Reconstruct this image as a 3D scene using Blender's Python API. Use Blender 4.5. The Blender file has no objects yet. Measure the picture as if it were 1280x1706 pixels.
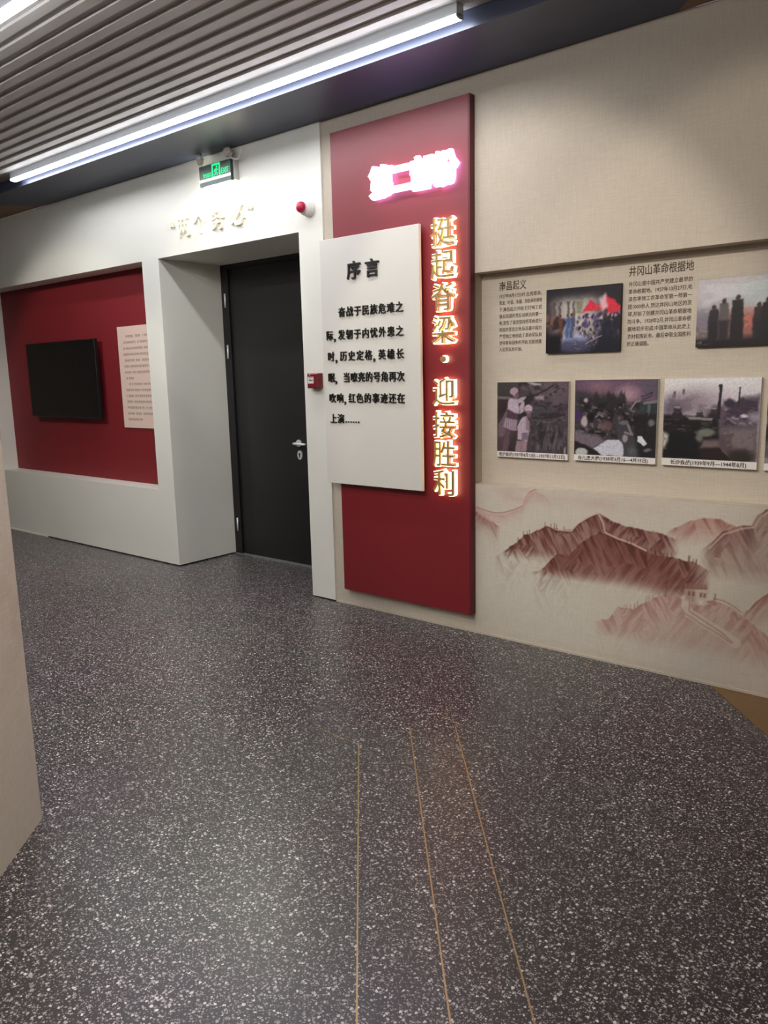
import bpy, math, random
import numpy as np
from mathutils import Vector, Matrix

sc = bpy.context.scene
COL = sc.collection
random.seed(4)

# ------------------------------------------------------------------ camera
def make_camera():
    y, p, r = (math.radians(a) for a in (39.575, -9.996, -1.321))
    F = Vector((-math.sin(y) * math.cos(p), math.cos(y) * math.cos(p), math.sin(p)))
    R = Vector((math.cos(y), math.sin(y), 0)); U = R.cross(F)
    R2 = R * math.cos(r) + U * math.sin(r); U2 = -R * math.sin(r) + U * math.cos(r)
    cam = bpy.data.cameras.new('camera'); cam.sensor_fit = 'VERTICAL'; cam.sensor_height = 36.0; cam.sensor_width = 36.0
    cam.lens = 1298.06 * 36.0 / 1706.0; cam.clip_start = 0.05; cam.clip_end = 100
    o = bpy.data.objects.new('camera', cam); COL.objects.link(o)
    M = Matrix((R2, U2, -F)).transposed().to_4x4(); M.translation = Vector((0, -3.6918, 1.5)); o.matrix_world = M
    sc.camera = o
make_camera()

# ------------------------------------------------------------------ world, exposure
w = bpy.data.worlds.new('world'); sc.world = w; w.use_nodes = True
w.node_tree.nodes['Background'].inputs[0].default_value = (0.9, 0.92, 1, 1)
w.node_tree.nodes['Background'].inputs[1].default_value = 0.15
sc.view_settings.view_transform = 'Standard'; sc.view_settings.look = 'None'
sc.view_settings.exposure = 0.85; sc.view_settings.gamma = 1.0; sc.view_settings.use_curve_mapping = False

TUBE_POWER = 24.0        # radiance of the ceiling tubes
STRIP_POWER = 190.0       # emergency sign's own light strip
SPOTS = [  # unseen spots added as fill light, no lamp bodies: position, target, watts, cone, colour
    ((-4.0, -2.6, 3.05), (-4.45, 0.0, 2.05), 45, 34, (1.0, 0.97, 0.9)),
    ((-6.2, -2.6, 3.05), (-6.6, 0.0, 1.1), 60, 62, (1.0, 0.97, 0.92)),
    ((-1.9, -2.9, 3.05), (-2.1, 0.0, 1.55), 72, 47, (1.0, 0.95, 0.86)),
    ((-0.4, -2.9, 3.05), (-0.9, 0.0, 1.5), 40, 48, (1.0, 0.93, 0.84)),
    ((-2.6, -3.2, 3.05), (-3.8, 0.0, 0.7), 45, 60, (1.0, 0.96, 0.9)),
    ((-0.6, -4.6, 3.05), (-2.8, -1.6, 0.4), 50, 80, (1.0, 0.94, 0.88)),
    ((0.35, -2.5, 3.05), (-2.2, -2.95, 1.1), 100, 52, (1.0, 0.93, 0.88)),
]

# ------------------------------------------------------------------ helpers
def lin(c):
    return tuple((x / 255 / 12.92) if x / 255 <= 0.04045 else ((x / 255 + 0.055) / 1.055) ** 2.4 for x in c)

def mat(name, rgb, rough=0.5, metal=0.0, emit=None, strength=0.0, spec=0.5, bump=None, vary=0.0, vscale=3.0, attr=None, coat=0.0):
    m = bpy.data.materials.new(name); m.use_nodes = True
    nt = m.node_tree; N = nt.nodes; L = nt.links; b = N['Principled BSDF']
    col = lin(rgb)
    b.inputs['Base Color'].default_value = (*col, 1); b.inputs['Roughness'].default_value = rough
    b.inputs['Metallic'].default_value = metal; b.inputs['Specular IOR Level'].default_value = spec
    b.inputs['Coat Weight'].default_value = coat; b.inputs['Coat Roughness'].default_value = 0.42
    tc = N.new('ShaderNodeTexCoord')
    if attr:
        a = N.new('ShaderNodeAttribute'); a.attribute_name = attr; L.new(a.outputs['Color'], b.inputs['Base Color'])
    elif vary:
        n = N.new('ShaderNodeTexNoise'); n.inputs['Scale'].default_value = vscale; n.inputs['Detail'].default_value = 4
        L.new(tc.outputs['Object'], n.inputs['Vector'])
        r = N.new('ShaderNodeMapRange'); r.inputs[1].default_value = 0.3; r.inputs[2].default_value = 0.7
        r.inputs[3].default_value = 1 - vary; r.inputs[4].default_value = 1 + vary
        L.new(n.outputs['Fac'], r.inputs[0])
        mx = N.new('ShaderNodeVectorMath'); mx.operation = 'SCALE'; mx.inputs[0].default_value = col
        L.new(r.outputs[0], mx.inputs['Scale']); L.new(mx.outputs[0], b.inputs['Base Color'])
    if emit is not None:
        b.inputs['Emission Color'].default_value = (*lin(emit), 1); b.inputs['Emission Strength'].default_value = strength
    if bump:
        n = N.new('ShaderNodeTexNoise'); n.inputs['Scale'].default_value = bump[0]; n.inputs['Detail'].default_value = 3
        L.new(tc.outputs['Object'], n.inputs['Vector'])
        bp = N.new('ShaderNodeBump'); bp.inputs['Strength'].default_value = bump[1]; bp.inputs['Distance'].default_value = 0.002
        L.new(n.outputs['Fac'], bp.inputs['Height']); L.new(bp.outputs[0], b.inputs['Normal'])
    return m

def fabric(name, rgb, attr=None):
    """woven wall cloth: two sets of thin threads, crossing"""
    m = mat(name, rgb, 0.85, spec=0.2, attr=attr); nt = m.node_tree; N = nt.nodes; L = nt.links; b = N['Principled BSDF']
    tc = N.new('ShaderNodeTexCoord'); fac = []
    for sx, sz in ((420, 14), (14, 420)):
        mp = N.new('ShaderNodeMapping'); mp.inputs['Scale'].default_value = (sx, sx, sz); L.new(tc.outputs['Object'], mp.inputs[0])
        n = N.new('ShaderNodeTexNoise'); n.inputs['Scale'].default_value = 1; n.inputs['Detail'].default_value = 2
        L.new(mp.outputs[0], n.inputs['Vector']); fac.append(n.outputs['Fac'])
    ad = N.new('ShaderNodeMath'); ad.operation = 'ADD'; L.new(fac[0], ad.inputs[0]); L.new(fac[1], ad.inputs[1])
    r = N.new('ShaderNodeMapRange'); r.inputs[1].default_value = 0.7; r.inputs[2].default_value = 1.3
    r.inputs[3].default_value = 0.90; r.inputs[4].default_value = 1.08; L.new(ad.outputs[0], r.inputs[0])
    sm = N.new('ShaderNodeVectorMath'); sm.operation = 'SCALE'; sm.inputs[0].default_value = lin(rgb)
    if attr:
        a = [x for x in N if x.type == 'ATTRIBUTE'][0]; L.new(a.outputs['Color'], sm.inputs[0])
    L.new(r.outputs[0], sm.inputs['Scale']); L.new(sm.outputs[0], b.inputs['Base Color'])
    bp = N.new('ShaderNodeBump'); bp.inputs['Strength'].default_value = 0.25; bp.inputs['Distance'].default_value = 0.001
    L.new(ad.outputs[0], bp.inputs['Height']); L.new(bp.outputs[0], b.inputs['Normal'])
    return m

def terrazzo():
    m = mat('terrazzo', (70, 64, 66), 0.34, spec=0.5); nt = m.node_tree; N = nt.nodes; L = nt.links; b = N['Principled BSDF']
    tc = N.new('ShaderNodeTexCoord')
    def vor(scale, thr, soft, keep):
        v = N.new('ShaderNodeTexVoronoi'); v.inputs['Scale'].default_value = scale; v.inputs['Randomness'].default_value = 1
        n = N.new('ShaderNodeTexNoise'); n.inputs['Scale'].default_value = scale * 1.7; L.new(tc.outputs['Object'], n.inputs['Vector'])
        ws = N.new('ShaderNodeVectorMath'); ws.operation = 'SCALE'; ws.inputs['Scale'].default_value = 0.9 / scale; L.new(n.outputs['Color'], ws.inputs[0])
        av = N.new('ShaderNodeVectorMath'); av.operation = 'ADD'; L.new(tc.outputs['Object'], av.inputs[0]); L.new(ws.outputs[0], av.inputs[1])
        L.new(av.outputs[0], v.inputs['Vector'])
        sp = N.new('ShaderNodeSeparateColor'); L.new(v.outputs['Color'], sp.inputs[0])
        # each chip has its own size; part of the cells stay empty
        rr = N.new('ShaderNodeMapRange'); rr.inputs[1].default_value = keep; rr.inputs[2].default_value = 1.0
        rr.inputs[3].default_value = 0.0; rr.inputs[4].default_value = thr; L.new(sp.outputs[0], rr.inputs[0])
        su = N.new('ShaderNodeMath'); su.operation = 'SUBTRACT'; L.new(rr.outputs[0], su.inputs[0]); L.new(v.outputs['Distance'], su.inputs[1])
        mk = N.new('ShaderNodeMapRange'); mk.inputs[1].default_value = 0; mk.inputs[2].default_value = soft; L.new(su.outputs[0], mk.inputs[0])
        return mk.outputs[0], sp.outputs[1]
    a, ca = vor(92, 0.50, 0.08, 0.10)
    c, cc = vor(185, 0.62, 0.12, 0.0)
    nz = N.new('ShaderNodeTexNoise'); nz.inputs['Scale'].default_value = 1.3; nz.inputs['Detail'].default_value = 3; L.new(tc.outputs['Object'], nz.inputs['Vector'])
    base = N.new('ShaderNodeMix'); base.data_type = 'RGBA'; base.inputs[6].default_value = (*lin((53, 44, 47)), 1); base.inputs[7].default_value = (*lin((52, 52, 46)), 1)
    st = N.new('ShaderNodeMapRange'); st.inputs[1].default_value = 0.4; st.inputs[2].default_value = 0.6; L.new(nz.outputs['Fac'], st.inputs[0]); L.new(st.outputs[0], base.inputs[0])
    chip = N.new('ShaderNodeMix'); chip.data_type = 'RGBA'; chip.inputs[6].default_value = (*lin((128, 118, 114)), 1); chip.inputs[7].default_value = (*lin((236, 230, 224)), 1); L.new(ca, chip.inputs[0])
    m1 = N.new('ShaderNodeMix'); m1.data_type = 'RGBA'; L.new(a, m1.inputs[0]); L.new(base.outputs[2], m1.inputs[6]); L.new(chip.outputs[2], m1.inputs[7])
    chip2 = N.new('ShaderNodeMix'); chip2.data_type = 'RGBA'; chip2.inputs[6].default_value = (*lin((100, 90, 92)), 1); chip2.inputs[7].default_value = (*lin((188, 177, 175)), 1); L.new(cc, chip2.inputs[0])
    m2 = N.new('ShaderNodeMix'); m2.data_type = 'RGBA'; L.new(c, m2.inputs[0]); L.new(m1.outputs[2], m2.inputs[6]); L.new(chip2.outputs[2], m2.inputs[7])
    L.new(m2.outputs[2], b.inputs['Base Color'])
    return m

def wood(name, rgb):
    m = mat(name, rgb, 0.45); nt = m.node_tree; N = nt.nodes; L = nt.links; b = N['Principled BSDF']
    tc = N.new('ShaderNodeTexCoord'); mp = N.new('ShaderNodeMapping'); mp.inputs['Rotation'].default_value = (0, 0, math.radians(49)); mp.inputs['Scale'].default_value = (2, 40, 2)
    L.new(tc.outputs['Object'], mp.inputs[0]); n = N.new('ShaderNodeTexNoise'); n.inputs['Scale'].default_value = 1.5; n.inputs['Detail'].default_value = 5
    L.new(mp.outputs[0], n.inputs['Vector'])
    x = N.new('ShaderNodeMix'); x.data_type = 'RGBA'; x.inputs[6].default_value = (*[c * 0.7 for c in lin(rgb)], 1); x.inputs[7].default_value = (*[c * 1.25 for c in lin(rgb)], 1)
    L.new(n.outputs['Fac'], x.inputs[0]); L.new(x.outputs[2], b.inputs['Base Color'])
    return m

M = dict(
    white=mat('white_paint', (227, 224, 211), 0.5, bump=(60, 0.05), vary=0.015),
    fabric=fabric('beige_wall_cloth', (196, 184, 166)),
    mural=fabric('printed_wall_cloth', (196, 184, 166), attr='Col'),
    front=fabric('printed_front_cloth', (196, 184, 166), attr='Col'),
    soffit=mat('slate_blue_paint', (60, 66, 86), 0.45, bump=(25, 0.08), vary=0.05),
    slat=mat('grey_slat', (184, 180, 173), 0.5, bump=(90, 0.05), vary=0.03),
    slatback=mat('grey_slat_shaded', (166, 161, 155), 0.6),  # slat grey toned down: groove shade put into the colour
    tube=mat('tube_diffuser', (250, 250, 255), 0.4, emit=(244, 247, 255), strength=TUBE_POWER),
    tubecase=mat('tube_housing', (200, 205, 210), 0.4),
    brownceil=mat('brown_ceiling', (140, 110, 84), 0.7, vary=0.05),
    red=mat('red_lacquer', (124, 20, 29), 0.5, vary=0.03, coat=0.5),
    redside=mat('dark_red_edge', (96, 22, 30), 0.5),
    redrecess=mat('red_recess_paint', (124, 24, 32), 0.6, vary=0.03),
    board=mat('cream_board', (214, 209, 198), 0.55, vary=0.01),
    black=mat('black_acrylic', (26, 24, 22), 0.4),
    ink=mat('brown_black_ink', (62, 48, 40), 0.8),
    paleink=mat('faded_ink', (118, 96, 84), 0.8),
    gold=mat('brass_face', (176, 148, 98), 0.4, metal=0.35),
    goldglare=mat('gold_letter_glare', (252, 247, 222), 0.35, metal=0.0),  # gold paled to near white, the glare on it put into the colour
    glow=mat('warm_glow', (255, 230, 190), 0.5, emit=(255, 222, 176), strength=1.9),
    violet=mat('violet_white_glow', (255, 240, 255), 0.5, emit=(214, 176, 255), strength=3.0),
    violetface=mat('white_lit_face', (255, 245, 255), 0.5, emit=(255, 240, 255), strength=1.5),
    door=mat('black_door', (24, 22, 21), 0.5, vary=0.05),
    doorframe=mat('black_door_frame', (19, 17, 17), 0.5),
    steel=mat('brushed_steel', (225, 225, 225), 0.35, metal=0.45),
    thresh=mat('threshold_metal', (150, 150, 150), 0.4, metal=0.5),
    tv=mat('tv_plastic', (14, 14, 15), 0.4),
    screen=mat('tv_screen', (6, 6, 8), 0.22),
    panel=mat('pale_pink_board', (222, 196, 178), 0.7),
    green=mat('lit_green', (20, 240, 140), 0.5, emit=(20, 240, 140), strength=0.45),
    signface=mat('dark_green_glass', (38, 66, 52), 0.3),
    signcase=mat('sign_housing', (190, 190, 180), 0.5),
    striplight=mat('sign_light_strip', (255, 255, 245), 0.5, emit=(255, 255, 240), strength=STRIP_POWER),
    stripfront=mat('sign_light_bar', (255, 255, 255), 0.5, emit=(255, 255, 250), strength=0.6),
    plastic=mat('white_plastic', (225, 222, 216), 0.4),
    film=mat('creased_plastic_film', (205, 196, 184), 0.35),
    alarmred=mat('alarm_red', (176, 24, 60), 0.25),
    callred=mat('call_point_red', (116, 26, 34), 0.4),
    label=mat('white_label', (226, 220, 212), 0.5),
    photo=mat('photo_print', (120, 120, 120), 0.4, attr='Col', spec=0.3),
    photoedge=mat('photo_board_edge', (206, 200, 192), 0.6),
    darkedge=mat('dark_board_edge', (40, 30, 30), 0.6),
    brass=mat('brass_strip', (176, 148, 104), 0.35, metal=0.7),
    darkgap=mat('shadow_gap', (18, 16, 16), 0.8),
    terrazzo=terrazzo(),
    timber=wood('timber_floor', (122, 92, 56)),
    rear=mat('far_wall_paint', (190, 178, 162), 0.8, vary=0.03),
)

def mesh_obj(name, verts, faces, m, parent=None):
    me = bpy.data.meshes.new(name); me.from_pydata([tuple(v) for v in verts], [], faces); me.update()
    if m: me.materials.append(m)
    o = bpy.data.objects.new(name, me); COL.objects.link(o)
    if parent: o.parent = parent
    return o

class MB:
    """collects shapes for one mesh"""
    def __init__(s): s.v = []; s.f = []; s.smooth = []
    def add(s, vs, fs, sm=False):
        n = len(s.v); s.v += [tuple(v) for v in vs]; s.f += [tuple(i + n for i in f) for f in fs]; s.smooth += [sm] * len(fs); return s
    def box(s, x0, x1, y0, y1, z0, z1, b=0.0):
        if b <= 0:
            vs = [(x, y, z) for x in (x0, x1) for y in (y0, y1) for z in (z0, z1)]
            return s.add(vs, [(0, 1, 3, 2), (4, 6, 7, 5), (0, 4, 5, 1), (2, 3, 7, 6), (0, 2, 6, 4), (1, 5, 7, 3)])
        # edges chamfered round the front (low y) face
        vs = [(x, y1, z) for x, z in ((x0, z0), (x1, z0), (x1, z1), (x0, z1))]
        vs += [(x, y0 + b, z) for x, z in ((x0, z0), (x1, z0), (x1, z1), (x0, z1))]
        vs += [(x, y0, z) for x, z in ((x0 + b, z0 + b), (x1 - b, z0 + b), (x1 - b, z1 - b), (x0 + b, z1 - b))]
        fs = [(3, 2, 1, 0), (8, 9, 10, 11)]
        for k in range(2):
            for i in range(4):
                j = (i + 1) % 4; fs.append((k * 4 + i, k * 4 + j, k * 4 + 4 + j, k * 4 + 4 + i))
        return s.add(vs, fs)
    def prism(s, pts, z0, z1):
        n = len(pts); vs = [(x, y, z0) for x, y in pts] + [(x, y, z1) for x, y in pts]
        return s.add(vs, [tuple(range(n))[::-1], tuple(range(n, 2 * n))] + [(i, (i + 1) % n, n + (i + 1) % n, n + i) for i in range(n)])
    def tube(s, pts, rad, seg=10, caps=True):
        pts = [Vector(p) for p in pts]; n = len(pts)
        rads = rad if isinstance(rad, (list, tuple)) else [rad] * n
        vs = []; T0 = (pts[1] - pts[0]).normalized(); up = Vector((0, 0, 1)) if abs(T0.z) < 0.9 else Vector((1, 0, 0))
        for i, p in enumerate(pts):
            T = (pts[min(i + 1, n - 1)] - pts[max(i - 1, 0)]).normalized(); a = T.cross(up).normalized(); b = T.cross(a)
            vs += [p + (a * math.cos(2 * math.pi * k / seg) + b * math.sin(2 * math.pi * k / seg)) * rads[i] for k in range(seg)]
        fs = [(i * seg + k, i * seg + (k + 1) % seg, (i + 1) * seg + (k + 1) % seg, (i + 1) * seg + k) for i in range(n - 1) for k in range(seg)]
        s.add(vs, fs, True)
        if caps: s.f += [tuple(len(s.v) - n * seg + k for k in range(seg))[::-1], tuple(len(s.v) - seg + k for k in range(seg))]; s.smooth += [False] * 2
        return s
    def build(s, name, m, parent=None):
        o = mesh_obj(name, s.v, s.f, m, parent)
        o.data.polygons.foreach_set('use_smooth', s.smooth)
        import bmesh
        bm = bmesh.new(); bm.from_mesh(o.data); bmesh.ops.recalc_face_normals(bm, faces=bm.faces); bm.to_mesh(o.data); bm.free()
        return o

def structure(o): o['kind'] = 'structure'; return o
def thing(name, label, cat, loc=(0, 0, 0), group=None):
    o = bpy.data.objects.new(name, None); COL.objects.link(o); o.location = loc; o.empty_display_size = 0.1
    o['label'] = label; o['category'] = cat
    if group: o['group'] = group
    return o
def attach(root):
    """children were built in world coordinates: keep them there"""
    inv = Matrix.Translation(root.location).inverted()
    for c in [o for o in bpy.data.objects if o.parent == root]:
        if c.type == 'MESH' and not c.get('_local'):
            c.matrix_parent_inverse = inv
def sub(o, par):
    o.parent = par; return o

_gl = {}
def glyph(body, extrude, offset=0.0):
    k = (body, round(extrude, 5), round(offset, 5))
    if k not in _gl:
        c = bpy.data.curves.new('glyph', 'FONT'); c.body = body; c.size = 1; c.extrude = extrude; c.offset = offset; c.resolution_u = 2
        o = bpy.data.objects.new('glyph', c); m = o.to_mesh()
        v = np.empty(len(m.vertices) * 3); m.vertices.foreach_get('co', v); v = v.reshape(-1, 3).copy()
        f = [tuple(p.vertices) for p in m.polygons]; o.to_mesh_clear(); bpy.data.objects.remove(o); bpy.data.curves.remove(c)
        _gl[k] = (v, f)
    return _gl[k]

def char(name, ch, cx, cz, w, h, y0, y1, m, parent, bold=0.0):
    """one character standing on a wall: front at y0, back at y1"""
    v, f = glyph(ch, 0.5, bold); cw = 1.0 if ord(ch[0]) > 0x2000 else 0.55
    V = [(cx + (a - cw / 2) * w, (y0 + y1) / 2 - c * (y1 - y0), cz + (b - 0.38) * h) for a, b, c in v]
    return mesh_obj(name, V, f, m, parent)

def textline(name, body, x0, x1, zc, h, y, m, parent, scale=None, th=0.0006, bold=0.012):
    v, f = glyph(body, 0.5, bold); a = v[:, 0].min(); b = v[:, 0].max()
    s = scale if scale else (x1 - x0) / (b - a)
    V = np.column_stack([x0 + (v[:, 0] - a) * s, y - th / 2 - v[:, 2] * th, zc + (v[:, 1] - 0.38) * h])
    o = mesh_obj(name, V.tolist(), f, m, parent); o['kind'] = 'stuff'; return o, s

# ------------------------------------------------------------------ small painter for flat prints
class Pic:
    def __init__(s, nx, ny, X0=0, X1=1, Y0=0, Y1=1, bg=(128, 128, 128), seed=0, warp=0.0):
        s.nx, s.ny = nx, ny; u = np.linspace(X0, X1, nx); v = np.linspace(Y0, Y1, ny)
        s.U, s.V = np.meshgrid(u, v); s.I = np.ones((ny, nx, 3)) * np.array(bg, float); s.rng = np.random.RandomState(seed)
        s.px = abs(X1 - X0) / nx; s.ext = (X0, X1, Y0, Y1)
        if warp:
            w = abs(X1 - X0); a, b = s.noise(w * .07, oct=4), s.noise(w * .07, oct=4); s.U = s.U + (a - .5) * w * warp; s.V = s.V + (b - .5) * w * warp
    def noise(s, sx, sy=None, oct=3, rot=0.0):
        sy = sy or sx; c, d = math.cos(rot), math.sin(rot)
        A = s.U * c + s.V * d; B = -s.U * d + s.V * c; out = 0; amp = 1; tot = 0
        for k in range(oct):
            a = A / sx * 2 ** k; b = B / sy * 2 ** k; g = s.rng.rand(64, 64); ia = np.floor(a).astype(int); ib = np.floor(b).astype(int)
            fa = a - ia; fb = b - ib; fa = fa * fa * (3 - 2 * fa); fb = fb * fb * (3 - 2 * fb); q = lambda i, j: g[i % 64, j % 64]
            out = out + amp * ((q(ia, ib) * (1 - fa) + q(ia + 1, ib) * fa) * (1 - fb) + (q(ia, ib + 1) * (1 - fa) + q(ia + 1, ib + 1) * fa) * fb)
            tot += amp; amp *= 0.55
        return out / tot
    def mix(s, mask, col):
        mk = np.clip(mask, 0, 1)[..., None]; s.I = s.I * (1 - mk) + np.array(col, float) * mk
    def seg(s, x0, y0, x1, y1):
        dx, dy = x1 - x0, y1 - y0; t = np.clip(((s.U - x0) * dx + (s.V - y0) * dy) / (dx * dx + dy * dy + 1e-9), 0, 1)
        return np.hypot(s.U - x0 - t * dx, s.V - y0 - t * dy)
    def poly(s, pts, col, soft=None, a=1.0):
        soft = soft or s.px * 1.2; ins = np.zeros(s.U.shape, bool); d = np.full(s.U.shape, 1e9); n = len(pts)
        for i in range(n):
            (x0, y0), (x1, y1) = pts[i], pts[(i + 1) % n]; d = np.minimum(d, s.seg(x0, y0, x1, y1))
            c = ((y0 > s.V) != (y1 > s.V)) & (s.U < (x1 - x0) * (s.V - y0) / ((y1 - y0) or 1e-9) + x0); ins ^= c
        sd = np.where(ins, -d, d); s.mix(a * np.clip(0.5 - sd / (2 * soft), 0, 1), col)
    def ell(s, cx, cy, rx, ry, col, soft=0.15, a=1.0):
        r = np.hypot((s.U - cx) / rx, (s.V - cy) / ry); s.mix(a * np.clip((1 + soft - r) / (2 * soft), 0, 1), col)
    def line(s, pts, wd, col, a=1.0):
        d = np.full(s.U.shape, 1e9)
        for p, q in zip(pts[:-1], pts[1:]): d = np.minimum(d, s.seg(*p, *q))
        s.mix(a * np.clip((wd - d) / (s.px * 1.2) + 0.5, 0, 1), col)
    def grain(s, amp, sc):
        s.I *= 1 + amp * (s.noise(sc, oct=4)[..., None] - 0.5)
    def mottle(s, col, sx, sy, thr, a, region=None, rot=0.0):
        n = s.noise(sx, sy, 3, rot); mk = np.clip((n - thr) / 0.08, 0, 1) * a
        if region:
            x0, y0, x1, y1, f = region
            mk *= np.clip((s.U - x0) / f, 0, 1) * np.clip((x1 - s.U) / f, 0, 1) * np.clip((s.V - y0) / f, 0, 1) * np.clip((y1 - s.V) / f, 0, 1)
        s.mix(mk, col)
    def mesh(s, name, P00, PU, PV, m, parent=None):
        """grid from corner P00 with edge vectors PU (u) and PV (v)"""
        P00, PU, PV = (np.array(q, float) for q in (P00, PU, PV))
        a = np.linspace(0, 1, s.nx); b = np.linspace(0, 1, s.ny); A, B = np.meshgrid(a, b)
        co = P00 + A[..., None] * PU + B[..., None] * PV
        me = bpy.data.meshes.new(name); n = s.nx * s.ny; me.vertices.add(n); me.vertices.foreach_set('co', co.reshape(-1).astype(np.float32))
        i = np.arange(n).reshape(s.ny, s.nx); q = np.stack([i[:-1, :-1], i[1:, :-1], i[1:, 1:], i[:-1, 1:]], -1).reshape(-1)
        k = len(q) // 4; me.loops.add(len(q)); me.loops.foreach_set('vertex_index', q); me.polygons.add(k)
        me.polygons.foreach_set('loop_start', np.arange(0, 4 * k, 4)); me.update(calc_edges=True)
        c = np.clip(s.I / 255, 0, 1); c = np.where(c <= 0.04045, c / 12.92, ((c + 0.055) / 1.055) ** 2.4)
        at = me.color_attributes.new('Col', 'FLOAT_COLOR', 'POINT'); at.data.foreach_set('color', np.concatenate([c, np.ones(c.shape[:2] + (1,))], -1).reshape(-1).astype(np.float32))
        me.materials.append(m); o = bpy.data.objects.new(name, me); COL.objects.link(o)
        if parent: o.parent = parent
        return o

# ------------------------------------------------------------------ setting
H = 3.023
UX, UY = 0.656, -0.755                      # direction of the diagonal grid (floor strips, front wall, ceiling edge)
XA, XB, XC = -5.220, -3.705, -3.492         # doorway left, doorway right, end of the white portal
NT = 2.407                                  # doorway head
DD = 0.610                                  # door plane
RX0, RX1, RZ0, RZ1, RD = -8.200, -5.436, 0.617, 2.408, 0.180   # television recess
FY = 0.015                                  # face of the cloth wall
SX0, SX1, SZ0, SZ1, SD = -2.402, 1.7, 0.879, 2.031, 0.109      # picture recess

def floor():
    k = 1.052
    pts = [(-10, DD + 0.3), (-k - 0.0, DD + 0.3), (-k, 0.0), (-k + UX / -UY * 7.2, -7.2), (-10, -7.2)]
    structure(MB().prism(pts, -0.1, 0.0).build('floor', M['terrazzo']))
    g = 0.006
    p2 = [(-k + g, 0.0), (-k + g + UX / -UY * 7.2, -7.2), (5.6, -7.2), (5.6, 0.3), (-k + g, 0.3)]
    structure(MB().prism(p2, -0.1, -0.001).build('floor_timber', M['timber']))
    structure(MB().prism([(-k, 0.0), (-k + UX / -UY * 7.2, -7.2), (-k + g + UX / -UY * 7.2, -7.2), (-k + g, 0.0)], -0.1, -0.006).build('trim_1', M['darkgap']))
    def strip(n, a, b, wd=0.0045):
        a = Vector(a); b = Vector(b); t = (b - a).normalized(); q = Vector((-t.y, t.x)) * wd / 2
        structure(MB().prism([a - q, b - q, b + q, a + q], -0.002, 0.0006).build(n, M['brass']))
    L = 5.2
    for n, (x, y) in (('trim_2', (-2.006, -1.463)), ('trim_3', (-1.940, -1.204)), ('trim_4', (-1.783, -1.086))):
        strip(n, (x, y), (x + UX * L, y + UY * L))
    strip('trim_5', (-2.263, -1.446), (-2.006, -1.463), 0.003)
    strip('trim_6', (-1.905, -1.022), (-1.783, -1.060), 0.003)
floor()

def portal():
    m = MB(); T = 0.30; g = 0.012
    m.box(-10, RX0, 0, DD + 0.3, g, H)
    m.box(RX0, RX1, 0, DD + 0.3, g, RZ0); m.box(RX0, RX1, 0, DD + 0.3, RZ1, H); m.box(RX1, XA, 0, DD + 0.3, g, H)
    m.box(RX0, RX1, RD + 0.004, DD + 0.3, RZ0, RZ1)
    m.box(XA, XB, 0, DD + 0.3, NT, H)
    m.box(XB, XC, 0, DD + 0.3, g, H)
    wall = structure(m.build('wall_back', M['white']))
    structure(MB().box(RX0, RX1, RD, RD + 0.004, RZ0, RZ1).build('wall_recess', M['redrecess']))
    structure(MB().box(-10, XA - 0.02, 0.015, 0.3, 0, g).box(XB + 0.02, XC, 0.015, 0.3, 0, g).build('toe_gap_shade', M['darkgap']))  # near-black filler standing for the shade in the gap under the portal
    structure(MB().box(-10, -7.36, -0.006, 0.012, 0, g + 0.002).build('baseboard_left', M['white']))
portal()

def cloth_wall():
    m = MB(); T = DD + 0.3
    m.box(XC, SX0, FY, T, 0, H); m.box(SX0, SX1, FY, T, 0, SZ0); m.box(SX0, SX1, FY, T, SZ1, H); m.box(SX1, 5.6, FY, T, 0, H)
    m.box(SX0, SX1, SD, T, SZ0, SZ1)
    structure(m.build('wall_right', M['fabric']))
    structure(MB().box(XC, 5.6, 0.006, FY, 0.0, 0.012).build('baseboard_right', M['fabric']))
cloth_wall()

def front_wall():
    p0 = Vector((-2.552, -2.520)); u = Vector((UX, UY)); n = Vector((0.755, 0.656)); L = 5.9; r = 0.035
    q = [p0 - n * 0.22, p0 - n * r]
    for k in range(7):
        a = math.pi / 2 * k / 6; c = p0 - n * r + u * r
        q.append(c + n * r * math.sin(a) - u * r * math.cos(a))
    q += [p0 + u * L, p0 + u * L - n * 0.22]
    structure(MB().prism([(a.x, a.y) for a in q], 0, H).build('wall_front', M['fabric']))
    # printed cloth on its face: faint pink hills near eye level
    P = Pic(220, 300, 0, 2.2, 0, H, (210, 198, 182), 5)
    zz = P.V
    for col, c0, s0, a, sd in (((182, 140, 140), 1.38, 0.14, 0.7, 0.14), ((190, 164, 152), 0.75, 0.2, 0.35, 0.1), ((198, 194, 200), 1.75, 0.2, 0.6, 0.3)):
        nz = P.noise(sd, sd * 0.7, 4); P.mix(a * np.exp(-((zz - c0) / s0) ** 2) * np.clip((nz - 0.35) * 3, 0, 1), col)
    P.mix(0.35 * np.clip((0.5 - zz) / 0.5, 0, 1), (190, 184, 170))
    a = p0 + u * r + n * 0.001; 
    o = P.mesh('mural', (a.x, a.y, 0.0), (u.x * 2.2, u.y * 2.2, 0), (0, 0, H), M['front'])
    o['label'] = 'pinkish hill print on the beige cloth of the near wall at the left edge'; o['category'] = 'mural'
front_wall()

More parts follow.
